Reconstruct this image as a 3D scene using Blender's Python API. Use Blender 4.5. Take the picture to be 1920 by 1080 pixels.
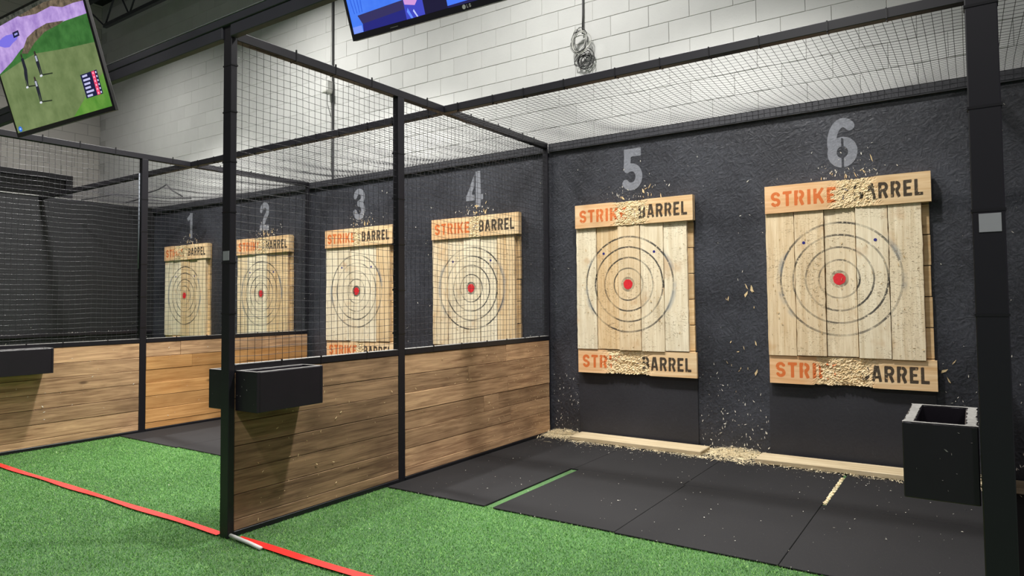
import bpy, bmesh, math, random
import numpy as np
from mathutils import Vector, Matrix

# ---------------------------------------------------------------- clear
for o in list(bpy.data.objects):
    bpy.data.objects.remove(o, do_unlink=True)
scene = bpy.context.scene
COL = scene.collection
random.seed(7)
RNG = np.random.default_rng(11)

# ---------------------------------------------------------------- camera
CAM = Vector((3.6944, -5.8348, 1.3524))
F_PX = 1247.02
RIGHT = Vector((0.84151453, 0.5401249, -0.01088098))
UP = Vector((0.03103757, -0.02822896, 0.99911951))
FWD = Vector((-0.53934217, 0.8411113, 0.04051925))
cam_data = bpy.data.cameras.new('camera')
cam = bpy.data.objects.new('camera', cam_data)
COL.objects.link(cam)
cam_data.sensor_width = 36.0
cam_data.lens = F_PX / 1920.0 * 36.0
cam_data.shift_x = -62.885 / 1920.0
cam_data.shift_y = -25.504 / 1920.0
cam_data.clip_start = 0.05
rot = Matrix((RIGHT, UP, -FWD)).transposed()
cam.matrix_world = Matrix.Translation(CAM) @ rot.to_4x4()
scene.camera = cam

# ---------------------------------------------------------------- world and lamps
world = bpy.data.worlds.new('world')
scene.world = world
world.use_nodes = True
world.node_tree.nodes['Background'].inputs[0].default_value = (0.93, 0.88, 1.0, 1)
world.node_tree.nodes['Background'].inputs[1].default_value = 0.21


def area_light(name, loc, power, size, color=(1.0, 0.985, 0.955), aim=None, spread=125):
    ld = bpy.data.lights.new(name, 'AREA')
    ld.shape = 'DISK'
    ld.size = size
    ld.energy = power
    ld.color = color
    ld.spread = math.radians(spread)
    lo = bpy.data.objects.new(name, ld)
    lo.location = loc
    if aim is not None:
        lo.rotation_euler = (Vector(aim) - Vector(loc)).to_track_quat('-Z', 'Y').to_euler()
    COL.objects.link(lo)
    return lo


LAMP_Z, LAMP_Y = 5.75, -1.75
for lx, pw in ((-7.25, 44), (-3.4, 118), (0.45, 100)):
    area_light('high_bay_lamp_light', (lx, LAMP_Y, LAMP_Z), pw, 0.45, spread=158)
area_light('high_bay_lamp_light', (-0.7, -3.25, LAMP_Z), 55, 0.35, spread=150)
for lx in (-5.75, -1.9, 2.0):
    area_light('lane_spot_light', (lx, -2.0, 5.6), 140, 0.30, spread=100)
for lx, pw in ((-5.3, 8), (2.4, 90), (6.2, 130)):
    area_light('high_bay_lamp_light', (lx, -6.6, LAMP_Z), pw, 0.45, spread=165)

scene.view_settings.view_transform = 'Standard'
scene.view_settings.look = 'None'
scene.view_settings.gamma = 1.0
scene.view_settings.use_curve_mapping = False
scene.view_settings.exposure = 0.1


# ---------------------------------------------------------------- helpers: colours and materials
def lin(r, g, b):
    def f(c):
        c /= 255.0
        return c / 12.92 if c <= 0.04045 else ((c + 0.055) / 1.055) ** 2.4
    return (f(r), f(g), f(b), 1.0)


class NT:
    """small node-tree builder"""
    def __init__(self, name):
        self.m = bpy.data.materials.new(name)
        self.m.use_nodes = True
        self.t = self.m.node_tree
        self.p = self.t.nodes['Principled BSDF']

    def n(self, kind, **kw):
        nd = self.t.nodes.new(kind)
        for k, v in kw.items():
            if k.startswith('i_'):
                key = k[2:]
                nd.inputs[int(key) if key.isdigit() else key].default_value = v
            else:
                setattr(nd, k, v)
        return nd

    def l(self, a, b):
        self.t.links.new(a, b)

    def val(self, x, sock):
        if hasattr(x, 'is_linked'):
            self.l(x, sock)
        else:
            sock.default_value = x

    def math(self, op, a, b=0.0, c=None, clamp=False):
        nd = self.n('ShaderNodeMath', operation=op, use_clamp=clamp)
        self.val(a, nd.inputs[0])
        self.val(b, nd.inputs[1])
        if c is not None:
            self.val(c, nd.inputs[2])
        return nd.outputs[0]

    def mix(self, fac, a, b, blend='MIX'):
        nd = self.n('ShaderNodeMix', data_type='RGBA', blend_type=blend)
        self.val(fac, nd.inputs[0])
        self.val(a, nd.inputs[6])
        self.val(b, nd.inputs[7])
        return nd.outputs[2]

    def ramp(self, fac, stops):
        nd = self.n('ShaderNodeValToRGB')
        el = nd.color_ramp.elements
        while len(el) < len(stops):
            el.new(0.5)
        for e, (p, c) in zip(el, stops):
            e.position = p
            e.color = c if len(c) == 4 else (*c, 1)
        self.val(fac, nd.inputs[0])
        return nd.outputs[0]

    def step(self, x, lo, hi):
        nd = self.n('ShaderNodeMapRange', interpolation_type='SMOOTHSTEP')
        self.val(x, nd.inputs[0])
        nd.inputs[1].default_value = lo
        nd.inputs[2].default_value = hi
        return nd.outputs[0]

    def coords(self, random_shift=True):
        tc = self.n('ShaderNodeTexCoord')
        v = tc.outputs['Object']
        if random_shift:
            oi = self.n('ShaderNodeObjectInfo')
            s = self.n('ShaderNodeVectorMath', operation='SCALE')
            s.inputs[0].default_value = (37.1, 21.7, 53.3)
            self.l(oi.outputs['Random'], s.inputs['Scale'])
            ad = self.n('ShaderNodeVectorMath', operation='ADD')
            self.l(v, ad.inputs[0])
            self.l(s.outputs[0], ad.inputs[1])
            self.rand = oi.outputs['Random']
            self.raw = v
            return ad.outputs[0]
        self.raw = v
        return v

    def mapping(self, v, scale=(1, 1, 1), rot=(0, 0, 0)):
        mp = self.n('ShaderNodeMapping')
        self.l(v, mp.inputs[0])
        mp.inputs['Scale'].default_value = scale
        mp.inputs['Rotation'].default_value = rot
        return mp.outputs[0]

    def noise(self, v, scale, detail=4, rough=0.55, dist=0.0):
        nd = self.n('ShaderNodeTexNoise')
        self.l(v, nd.inputs['Vector'])
        nd.inputs['Scale'].default_value = scale
        nd.inputs['Detail'].default_value = detail
        nd.inputs['Roughness'].default_value = rough
        nd.inputs['Distortion'].default_value = dist
        return nd.outputs[0]

    def bump(self, h, strength, dist=0.01):
        nd = self.n('ShaderNodeBump')
        nd.inputs['Strength'].default_value = strength
        nd.inputs['Distance'].default_value = dist
        self.val(h, nd.inputs['Height'])
        self.l(nd.outputs[0], self.p.inputs['Normal'])
        return nd

    def set(self, **kw):
        for k, v in kw.items():
            self.val(v, self.p.inputs[k.replace('_', ' ')])


def plain(name, col, rough=0.6, metal=0.0, var=0.12, scale=25.0, bump=0.0, spec=0.5):
    t = NT(name)
    v = t.coords()
    nz = t.noise(v, scale, 5)
    c = t.mix(nz, tuple(x * (1 - var) for x in col[:3]) + (1,), tuple(min(1, x * (1 + var)) for x in col[:3]) + (1,))
    t.set(Base_Color=c, Roughness=rough, Metallic=metal)
    t.p.inputs['Specular IOR Level'].default_value = spec
    if bump:
        t.bump(nz, bump, 0.004)
    return t.m


def wood(name, dark, light, axis, rough=0.65, rnd=0.35, scale=1.0, blotch=0.4, knots=True, bump=0.25):
    """grain runs along the given local axis"""
    t = NT(name)
    v = t.coords()
    sc = [13.0 * scale] * 3
    sc['XYZ'.index(axis)] = 0.9 * scale
    g = t.noise(t.mapping(v, sc), 2.2, 7, 0.62, 0.7)
    sc2 = [60.0 * scale] * 3
    sc2['XYZ'.index(axis)] = 2.0 * scale
    fine = t.noise(t.mapping(v, sc2), 2.0, 3, 0.6)
    mixg = t.math('ADD', t.math('MULTIPLY', g, 0.72), t.math('MULTIPLY', fine, 0.28))
    c = t.ramp(mixg, [(0.33, dark), (0.66, light)])
    big = t.noise(v, 2.1 * scale, 3)
    c = t.mix(t.math('MULTIPLY', t.step(big, 0.45, 0.75), blotch), c, tuple(x * 0.55 for x in dark[:3]) + (1,))
    if knots:
        vk = [4.5 * scale] * 3
        vk['XYZ'.index(axis)] = 1.6 * scale
        vo = t.n('ShaderNodeTexVoronoi')
        t.l(t.mapping(v, vk), vo.inputs['Vector'])
        vo.inputs['Scale'].default_value = 1.0
        k = t.math('SUBTRACT', 1.0, t.step(vo.outputs['Distance'], 0.03, 0.10))
        c = t.mix(t.math('MULTIPLY', k, 0.75), c, tuple(x * 0.3 for x in dark[:3]) + (1,))
    hsv = t.n('ShaderNodeHueSaturation')
    t.l(c, hsv.inputs['Color'])
    t.l(t.math('ADD', t.math('MULTIPLY', t.rand, rnd), 1.0 - rnd * 0.5), hsv.inputs['Value'])
    t.set(Base_Color=hsv.outputs[0], Roughness=rough)
    t.p.inputs['Specular IOR Level'].default_value = 0.3
    t.bump(mixg, bump, 0.004)
    return t.m


def emit(name, col, s=1.0):
    t = NT(name)
    t.set(Base_Color=(0, 0, 0, 1), Roughness=0.4)
    t.p.inputs['Emission Color'].default_value = col
    t.p.inputs['Emission Strength'].default_value = s
    return t.m


# ---------------------------------------------------------------- helpers: objects
def link(name, me, mat=None, parent=None):
    o = bpy.data.objects.new(name, me)
    COL.objects.link(o)
    if mat is not None and me is not None and len(me.materials) == 0:
        me.materials.append(mat)
    if parent is not None:
        o.parent = parent
    return o


def tag(o, label, cat, group=None):
    o['label'] = label
    o['category'] = cat
    if group:
        o['group'] = group
    return o


def root(name, loc, label, cat, group=None):
    o = bpy.data.objects.new(name, None)
    o.empty_display_size = 0.1
    o.location = loc
    COL.objects.link(o)
    return tag(o, label, cat, group)


def struct(o):
    o['kind'] = 'structure'
    return o


def stuff(o):
    o['kind'] = 'stuff'
    return o


def box_bm(bm, x0, x1, y0, y1, z0, z1, bevel=0.0):
    vs = [bm.verts.new((x, y, z)) for x in (x0, x1) for y in (y0, y1) for z in (z0, z1)]
    fs = []
    for q in ((0, 1, 3, 2), (4, 6, 7, 5), (0, 4, 5, 1), (2, 3, 7, 6), (0, 2, 6, 4), (1, 5, 7, 3)):
        fs.append(bm.faces.new([vs[i] for i in q]))
    if bevel:
        es = list({e for f in fs for e in f.edges})
        bmesh.ops.bevel(bm, geom=es, offset=bevel, segments=1, affect='EDGES', profile=0.5)


def mesh_of(bm, name='mesh', smooth=False):
    bmesh.ops.recalc_face_normals(bm, faces=bm.faces)
    me = bpy.data.meshes.new(name)
    bm.to_mesh(me)
    bm.free()
    if smooth:
        for p in me.polygons:
            p.use_smooth = True
    return me


def box(name, x0, x1, y0, y1, z0, z1, mat, parent=None, bevel=0.0):
    bm = bmesh.new()
    box_bm(bm, x0, x1, y0, y1, z0, z1, bevel)
    return link(name, mesh_of(bm, name), mat, parent)


def raw_mesh(name, verts, faces, mat=None, parent=None, smooth=False):
    me = bpy.data.meshes.new(name)
    me.from_pydata([tuple(v) for v in verts], [], faces)
    me.update()
    if smooth:
        for p in me.polygons:
            p.use_smooth = True
    return link(name, me, mat, parent)


def tube_into(verts, faces, pts, r, sides=6, closed=False):
    """sweep a small polygon along the points"""
    pts = [Vector(p) for p in pts]
    n = len(pts)
    base = len(verts)
    for i, p in enumerate(pts):
        a = pts[i - 1] if i > 0 else (pts[-1] if closed else pts[0])
        b = pts[i + 1] if i < n - 1 else (pts[0] if closed else pts[-1])
        d = (b - a).normalized()
        u = d.cross(Vector((0.13, 0.31, 0.94)))
        if u.length < 0.05:
            u = d.cross(Vector((1, 0, 0)))
        u.normalize()
        w = d.cross(u)
        for k in range(sides):
            t = 2 * math.pi * k / sides
            verts.append(p + (u * math.cos(t) + w * math.sin(t)) * r)
    for i in range(n - 1 if not closed else n):
        j = (i + 1) % n
        for k in range(sides):
            k2 = (k + 1) % sides
            faces.append((base + i * sides + k, base + i * sides + k2, base + j * sides + k2, base + j * sides + k))
    if not closed:
        faces.append(tuple(base + k for k in range(sides))[::-1])
        faces.append(tuple(base + (n - 1) * sides + k for k in range(sides)))


def tube(name, pts, r, mat, parent=None, sides=8, closed=False):
    v, f = [], []
    tube_into(v, f, pts, r, sides, closed)
    return raw_mesh(name, v, f, mat, parent, smooth=True)


def disc(name, c, r, depth, mat, parent=None, seg=28, wob=0.0):
    """short cylinder facing -Y, front face at c.y"""
    v, f = [], []
    for yy in (0, depth):
        for k in range(seg):
            a = 2 * math.pi * k / seg
            rr = r * (1 + wob * math.sin(3 * a + 1) + wob * math.sin(7 * a))
            v.append((c[0] + rr * math.cos(a), c[1] + yy, c[2] + rr * math.sin(a)))
    f.append(tuple(range(seg)))
    f.append(tuple(range(2 * seg - 1, seg - 1, -1)))
    for k in range(seg):
        k2 = (k + 1) % seg
        f.append((k, k + seg, k2 + seg, k2))
    return raw_mesh(name, v, f, mat, parent)


def chips(name, n, sampler, mat, parent=None, lmin=0.005, lmax=0.028, lift=0.0025, axis='Y', sign=-1, steep=0.3):
    """n small splinters lying on a plane; sampler gives the centre in the plane"""
    v, f = [], []
    for _ in range(n):
        c = sampler()
        if c is None:
            continue
        L = lmin + (lmax - lmin) * random.random() ** 2.2
        w = L * random.uniform(0.12, 0.38)
        a = random.uniform(0, math.pi) if random.random() < steep else random.gauss(math.pi / 2, 0.45)
        ca, sa = math.cos(a), math.sin(a)
        b = len(v)
        quad = [(-L * .5, -w * .3), (L * .1, -w * .5), (L * .5, w * random.uniform(-.2, .3)), (-L * .2, w * .5)]
        for i, (p, q) in enumerate(quad):
            s, t = p * ca - q * sa, p * sa + q * ca
            h = lift * (0.5 + random.random() * (1.2 if i % 2 else .4))
            if axis == 'Y':
                v.append((c[0] + s, c[1] + sign * h, c[2] + t))
            elif axis == 'X':
                v.append((c[0] + sign * h, c[1] + s, c[2] + t))
            else:
                v.append((c[0] + s, c[1] + t, c[2] + h))
        f.append((b, b + 1, b + 2, b + 3))
    o = raw_mesh(name, v, f, mat, parent)
    return stuff(o)


# ---------------------------------------------------------------- glyphs as distance fields
def seg_d(X, Z, x0, z0, x1, z1, w):
    """flat-ended bar"""
    dx, dz = x1 - x0, z1 - z0
    L = math.hypot(dx, dz)
    ux, uz = dx / L, dz / L
    px, pz = X - (x0 + x1) / 2, Z - (z0 + z1) / 2
    a = np.abs(px * ux + pz * uz) - L / 2
    b = np.abs(-px * uz + pz * ux) - w / 2
    return np.maximum(a, b)


def arc_d(X, Z, cx, cz, rx, rz, a0, a1, w, n=26):
    """thick elliptic arc"""
    best = np.full(X.shape, 9.0)
    P = [(cx + rx * math.cos(math.radians(a0 + (a1 - a0) * i / n)), cz + rz * math.sin(math.radians(a0 + (a1 - a0) * i / n))) for i in range(n + 1)]
    for (x0, z0), (x1, z1) in zip(P[:-1], P[1:]):
        dx, dz = x1 - x0, z1 - z0
        t = np.clip(((X - x0) * dx + (Z - z0) * dz) / (dx * dx + dz * dz + 1e-12), 0, 1)
        best = np.minimum(best, np.hypot(X - x0 - t * dx, Z - z0 - t * dz))
    return best - w / 2


GW = {'S': .60, 'T': .56, 'R': .62, 'I': .24, 'K': .64, 'E': .52, 'B': .62, 'A': .66, 'L': .50, 'H': .62, 'G': .62,
      '1': .42, '2': .6, '3': .6, '4': .66, '5': .6, '6': .6}


def glyph(ch, X, Z, w=.20):
    h = w / 2
    m = np.minimum.reduce
    if ch == 'S':
        return m([arc_d(X, Z, .30, .70, .20, .20, 25, 270, w), arc_d(X, Z, .30, .30, .20, .20, 90, -155, w)])
    if ch == 'T':
        return m([seg_d(X, Z, 0, 1 - h, .56, 1 - h, w), seg_d(X, Z, .28, 0, .28, 1, w)])
    if ch == 'I':
        return seg_d(X, Z, .12, 0, .12, 1, w)
    if ch in 'RB':
        d = [seg_d(X, Z, h, 0, h, 1, w), seg_d(X, Z, h, 1 - h, .34, 1 - h, w), arc_d(X, Z, .34, .69, .17, .21, 90, -90, w), seg_d(X, Z, h, .48, .34, .48, w * .9)]
        if ch == 'R':
            d.append(seg_d(X, Z, .33, .48, .52, 0, w))
        else:
            d += [seg_d(X, Z, h, h, .34, h, w), arc_d(X, Z, .34, .29, .18, .19, 90, -90, w)]
        g = m(d)
        return np.maximum(g, .02 - np.abs(X - .30)) if ch == 'B' else np.maximum(g, .02 - np.abs(X - .27))
    if ch == 'K':
        return m([seg_d(X, Z, h, 0, h, 1, w), seg_d(X, Z, .17, .38, .56, 1, w * .9), seg_d(X, Z, .28, .60, .56, 0, w * .95)])
    if ch == 'E':
        return m([seg_d(X, Z, h, 0, h, 1, w), seg_d(X, Z, 0, 1 - h, .52, 1 - h, w), seg_d(X, Z, 0, .5, .45, .5, w * .85), seg_d(X, Z, 0, h, .52, h, w)])
    if ch == 'L':
        return m([seg_d(X, Z, h, 0, h, 1, w), seg_d(X, Z, 0, h, .5, h, w)])
    if ch == 'H':
        return m([seg_d(X, Z, h, 0, h, 1, w), seg_d(X, Z, .62 - h, 0, .62 - h, 1, w), seg_d(X, Z, 0, .5, .6, .5, w)])
    if ch == 'A':
        return m([seg_d(X, Z, .10, 0, .28, 1, w * .95), seg_d(X, Z, .56, 0, .38, 1, w * .95), seg_d(X, Z, .18, .28, .48, .28, w * .8), seg_d(X, Z, .24, .95, .42, .95, w * .5)])
    if ch == 'G':
        return m([arc_d(X, Z, .31, .5, .21, .40, 40, 320, w), seg_d(X, Z, .35, .42, .60, .42, w * .8), seg_d(X, Z, .52, .15, .52, .45, w)])
    if ch == '1':
        return m([seg_d(X, Z, .30, 0, .30, 1, w), seg_d(X, Z, .02, .74, .32, .93, w * .8)])
    if ch == '2':
        return m([arc_d(X, Z, .30, .70, .20, .20, 175, -35, w), seg_d(X, Z, .47, .62, .11, .12, w), seg_d(X, Z, 0, h, .6, h, w)])
    if ch == '3':
        return m([arc_d(X, Z, .30, .72, .19, .18, 165, -90, w), arc_d(X, Z, .30, .31, .20, .21, 90, -165, w)])
    if ch == '4':
        g = m([seg_d(X, Z, .48, 0, .48, 1, w), seg_d(X, Z, 0, .28, .66, .28, w * .85), seg_d(X, Z, .08, .27, .44, .98, w * .8)])
        return np.maximum(g, .025 - np.abs(X - .36))
    if ch == '5':
        return m([seg_d(X, Z, .08, 1 - h, .56, 1 - h, w), seg_d(X, Z, .16, .5, .19, 1, w), arc_d(X, Z, .28, .325, .215, .23, 122, -140, w)])
    if ch == '6':
        g = m([arc_d(X, Z, .30, .31, .21, .215, 0, 360, w), arc_d(X, Z, .32, .52, .23, .385, 52, 190, w)])
        gap = np.minimum(.02 - np.abs(X - .30), .60 - Z)
        return np.maximum(g, gap)
    return np.full(X.shape, 9.0)


def text_field(txt, X, Z, x0, x1, z0, h):
    """distance field of a word stretched between x0 and x1"""
    total = sum(GW[c] for c in txt) + .14 * (len(txt) - 1)
    k = (x1 - x0) / total
    best = np.full(X.shape, 9.0)
    cx = 0.0
    for c in txt:
        best = np.minimum(best, glyph(c, (X - x0) / k - cx, (Z - z0) / h))
        cx += GW[c] + .14
    return best * min(k, h)


# ---------------------------------------------------------------- materials
M_steel = plain('black_painted_steel', lin(20, 18.5, 25), 0.42, 0.0, 0.1, 14, 0.03)
M_header = plain('charcoal_painted_steel', lin(66, 66, 74), 0.5, 0.0, 0.12, 10, 0.05)
M_tie = plain('black_plastic', lin(18, 18, 20), 0.35)
M_net = plain('black_netting_cord', lin(48, 47, 52), 0.4, 0, 0.1)
M_boxpaint = plain('black_painted_boards', lin(24, 19, 27), 0.45, 0, 0.25, 9, 0.12)
M_scuff_lit = plain('worn_and_lit_edge', lin(128, 126, 122), 0.8, 0, 0.6, 55)
M_white = plain('off_white_plastic', lin(205, 205, 200), 0.5)
M_sticker = plain('pale_grey_sticker_paper', lin(160, 160, 165), 0.55, 0, 0.05)
M_cable_l = plain('pale_cable', lin(190, 190, 182), 0.5)
M_cable_d = plain('dark_cable', lin(60, 60, 60), 0.5)
M_chip = plain('raw_wood_splinter', lin(214, 188, 142), 0.8, 0, 0.35, 60)
M_chip_b = plain('bleached_wood_splinter', lin(228, 222, 208), 0.8, 0, 0.3, 60)
M_curl = plain('lifted_plank_splinter', lin(196, 168, 122), 0.75, 0, 0.3, 40)
M_shav = plain('wood_shavings', lin(234, 216, 178), 0.85, 0, 0.25, 30)
M_red = plain('red_floor_tape', lin(236, 46, 40), 0.45, 0, 0.1, 8)
M_redpaint = plain('red_bullseye_paint', lin(214, 34, 44), 0.55, 0, 0.25, 70, 0.4)
M_blue = plain('blue_dot_paint', lin(38, 36, 120), 0.5)
M_tv = plain('glossy_black_plastic', lin(14, 14, 16), 0.18)
M_tvside = plain('grey_metal_rim', lin(118, 116, 116), 0.35, 0.6)
M_pw_dark = wood('reclaimed_brown_board', lin(90, 67, 49), lin(170, 137, 104), 'Y', 0.7, 0.55, 1.0, 0.5)
M_pw_mid = wood('reclaimed_tan_board', lin(128, 95, 68), lin(214, 175, 133), 'Y', 0.7, 0.5, 1.0, 0.45)
M_pw_pine = wood('orange_pine_board', lin(176, 122, 68), lin(226, 174, 112), 'Y', 0.6, 0.25, 0.8, 0.35)
M_floorplank = wood('pale_plank_wood', lin(172, 152, 118), lin(204, 188, 156), 'X', 0.7, 0.1, 0.8, 0.1)
M_backer = wood('backer_plank_wood', lin(190, 150, 100), lin(226, 196, 150), 'X', 0.7, 0.3, 1.0, 0.2)


def make_wall_paint(name, base, hi, spec_rough=(0.38, 0.56), bump=0.55):
    t = NT(name)
    v = t.coords(False)
    n1 = t.noise(v, 55, 6, 0.7, 0.8)
    n2 = t.noise(v, 1.6, 4)
    h = t.math('MULTIPLY', n1, 0.35)
    warp = t.n('ShaderNodeVectorMath', operation='MULTIPLY_ADD')
    nw = t.n('ShaderNodeTexNoise')
    t.l(v, nw.inputs['Vector'])
    nw.inputs['Scale'].default_value = 9.0
    t.l(nw.outputs['Color'], warp.inputs[0])
    warp.inputs[1].default_value = (.05, .05, .05)
    t.l(v, warp.inputs[2])
    for ang, lo, hi_ in ((0.6, 13, 46), (-0.9, 15, 52), (1.45, 17, 60), (0.1, 20, 58)):
        vo = t.n('ShaderNodeTexVoronoi', feature='F1')
        t.l(t.mapping(t.mapping(warp.outputs[0], (1, 1, 1), (0, ang, 0)), (lo, 3, hi_)), vo.inputs['Vector'])
        vo.inputs['Scale'].default_value = 1.0
        sp = t.n('ShaderNodeSeparateColor')
        t.l(vo.outputs['Color'], sp.inputs[0])
        h = t.math('MAXIMUM', h, t.math('MULTIPLY', sp.outputs[0], t.math('SUBTRACT', 1.0, t.math('MULTIPLY', vo.outputs['Distance'], 0.5))))
    h = t.math('ADD', h, t.math('MULTIPLY', n1, 0.3))
    c = t.mix(t.step(t.math('ADD', t.math('MULTIPLY', n1, 0.6), t.math('MULTIPLY', n2, 0.5)), 0.35, 0.85), base, hi)
    # fine pale scratches left by blades
    s1 = t.noise(t.mapping(t.mapping(v, (1, 1, 1), (0, 0.45, 0)), (120, 20, 10)), 1.0, 3, 0.6, 1.2)
    s2 = t.noise(v, 5.0, 3)
    scr = t.math('MULTIPLY', t.step(s1, 0.66, 0.74), t.step(s2, 0.5, 0.7))
    c = t.mix(t.math('MULTIPLY', scr, 0.35), c, lin(120, 122, 128))
    r = t.math('ADD', t.math('MULTIPLY', n2, spec_rough[1] - spec_rough[0]), spec_rough[0])
    t.set(Base_Color=c, Roughness=r)
    t.bump(h, bump, 0.010)
    return t.m


M_wall = make_wall_paint('black_painted_strand_board', lin(30, 30, 35), lin(70, 72, 80))
M_lower = make_wall_paint('black_painted_smooth_sheet', lin(36, 36, 41), lin(46, 46, 52), (0.5, 0.65), 0.12)
M_number = make_wall_paint('grey_stencil_paint', lin(112, 114, 121), lin(140, 142, 150), (0.5, 0.6), 0.35)
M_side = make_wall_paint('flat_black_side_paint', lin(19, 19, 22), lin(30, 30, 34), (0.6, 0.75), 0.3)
M_ledger = plain('charcoal_painted_timber', lin(46, 46, 51), 0.55, 0, 0.2, 12, 0.15)


def make_block():
    t = NT('painted_concrete_block')
    v = t.coords()
    n1 = t.noise(v, 45, 8, 0.7)
    n2 = t.noise(v, 3, 3)
    pits = t.step(t.noise(v, 130, 2, 0.5), 0.30, 0.22)
    c = t.mix(n2, lin(196, 196, 193), lin(212, 212, 208))
    c = t.mix(t.math('MULTIPLY', pits, 0.5), c, lin(120, 120, 118))
    hsv = t.n('ShaderNodeHueSaturation')
    t.l(c, hsv.inputs['Color'])
    t.l(t.math('ADD', t.math('MULTIPLY', t.rand, 0.08), 0.95), hsv.inputs['Value'])
    t.set(Base_Color=hsv.outputs[0], Roughness=0.75)
    t.bump(n1, 0.35, 0.004)
    return t.m


M_block = make_block()
M_mortar = plain('painted_mortar', lin(184, 184, 180), 0.85, 0, 0.1, 30, 0.2)


def make_turf():
    t = NT('green_turf')
    v = t.coords(False)
    n1 = t.noise(v, 90, 4, 0.8)
    n2 = t.noise(v, 230, 3, 0.8)
    n3 = t.noise(v, 1.1, 4)
    f = t.math('ADD', t.math('MULTIPLY', n1, 0.55), t.math('MULTIPLY', n2, 0.45))
    c = t.ramp(f, [(0.36, lin(30, 66, 24)), (0.50, lin(54, 101, 42)), (0.64, lin(96, 140, 70))])
    c = t.mix(t.math('MULTIPLY', t.step(n3, 0.42, 0.62), 0.35), c, lin(92, 142, 72))
    t.set(Base_Color=c, Roughness=0.9)
    t.p.inputs['Specular IOR Level'].default_value = 0.15
    t.p.inputs['Sheen Weight'].default_value = 0.25
    t.bump(f, 0.9, 0.012)
    return t.m


M_turf = make_turf()


def make_mat():
    t = NT('black_rubber')
    v = t.coords()
    n1 = t.noise(v, 240, 3, 0.7)
    n2 = t.noise(v, 2.4, 5)
    c = t.mix(n2, lin(17, 16.5, 19), lin(24, 23, 25))
    c = t.mix(t.math('MULTIPLY', t.step(n1, 0.62, 0.72), 0.35), c, lin(112, 108, 104))
    t.set(Base_Color=c, Roughness=0.8)
    t.p.inputs['Specular IOR Level'].default_value = 0.35
    t.bump(n1, 0.2, 0.002)
    return t.m


M_mat = make_mat()

BULL_X, BULL_Z = -0.046, 1.507
RINGS = (0.152, 0.254, 0.354, 0.453)


def make_target_wood():
    """pale plank with the printed rings of the target (object space = target space)"""
    t = NT('pale_target_plank')
    v = t.coords()
    g = t.noise(t.mapping(v, (15, 15, 0.9)), 2.0, 7, 0.6, 0.6)
    fine = t.noise(t.mapping(v, (70, 70, 2.2)), 2.0, 3, 0.6)
    mg = t.math('ADD', t.math('MULTIPLY', g, 0.7), t.math('MULTIPLY', fine, 0.3))
    ca = t.ramp(mg, [(0.30, lin(208, 190, 156)), (0.62, lin(240, 228, 200))])
    cb = t.ramp(mg, [(0.30, lin(192, 154, 104)), (0.62, lin(230, 204, 162))])
    sel = t.step(t.math('FRACT', t.math('MULTIPLY', t.rand, 7.31)), 0.2, 0.9)
    c = t.mix(sel, ca, cb)
    blot = t.step(t.noise(v, 4.2, 3), 0.58, 0.74)
    c = t.mix(t.math('MULTIPLY', blot, 0.45), c, lin(186, 136, 78))
    # chop marks: short horizontal nicks
    nick = t.noise(t.mapping(v, (34, 34, 120)), 1.0, 3, 0.6, 1.5)
    area = t.step(t.noise(v, 3.4, 2), 0.40, 0.60)
    nk = t.math('MULTIPLY', t.step(nick, 0.60, 0.70), area)
    c = t.mix(t.math('MULTIPLY', nk, 0.6), c, lin(150, 112, 70))
    hole = t.noise(v, 95, 1, 0.4)
    c = t.mix(t.math('MULTIPLY', t.step(hole, 0.76, 0.80), 0.7), c, lin(84, 62, 40))
    # rings
    sx = t.n('ShaderNodeSeparateXYZ')
    t.l(t.raw, sx.inputs[0])
    dx = t.math('SUBTRACT', sx.outputs[0], BULL_X)
    dz = t.math('SUBTRACT', sx.outputs[2], BULL_Z)
    r = t.math('SQRT', t.math('ADD', t.math('MULTIPLY', dx, dx), t.math('MULTIPLY', dz, dz)))
    wob = t.math('MULTIPLY', t.math('SUBTRACT', t.noise(v, 9, 2), 0.5), 0.006)
    r = t.math('ADD', r, wob)
    tot = None
    for ri, w in list(zip(RINGS, (0.0068, 0.0075, 0.0078, 0.0085))) + [(0.058, 0.013)]:
        d = t.math('ABSOLUTE', t.math('SUBTRACT', r, ri))
        k = t.math('SUBTRACT', 1.0, t.step(d, w * 0.75, w * 1.15))
        tot = k if tot is None else t.math('MAXIMUM', tot, k)
    fade = t.math('ADD', 0.30, t.math('MULTIPLY', t.step(t.noise(v, 2.6, 3), 0.38, 0.62), 0.62))
    wearn = t.step(t.noise(v, 60, 3), 0.28, 0.46)
    k = t.math('MULTIPLY', t.math('MULTIPLY', tot, fade), wearn)
    c = t.mix(k, c, lin(40, 40, 42))
    # blue-grey overspray beside the outer ring on the outer planks
    halo = t.math('SUBTRACT', 1.0, t.step(t.math('ABSOLUTE', t.math('SUBTRACT', r, 0.462)), 0.004, 0.034))
    outer = t.step(t.math('ABSOLUTE', dx), 0.33, 0.40)
    hk = t.math('MULTIPLY', t.math('MULTIPLY', halo, outer), t.step(t.noise(v, 5, 2), 0.42, 0.6))
    c = t.mix(t.math('MULTIPLY', hk, 0.45), c, lin(96, 116, 134))
    t.set(Base_Color=c, Roughness=0.7)
    t.p.inputs['Specular IOR Level'].default_value = 0.25
    h = t.math('SUBTRACT', t.math('MULTIPLY', mg, 0.4), t.math('MULTIPLY', nk, 0.8))
    t.bump(h, 0.9, 0.008)
    return t.m


M_target = make_target_wood()


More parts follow.
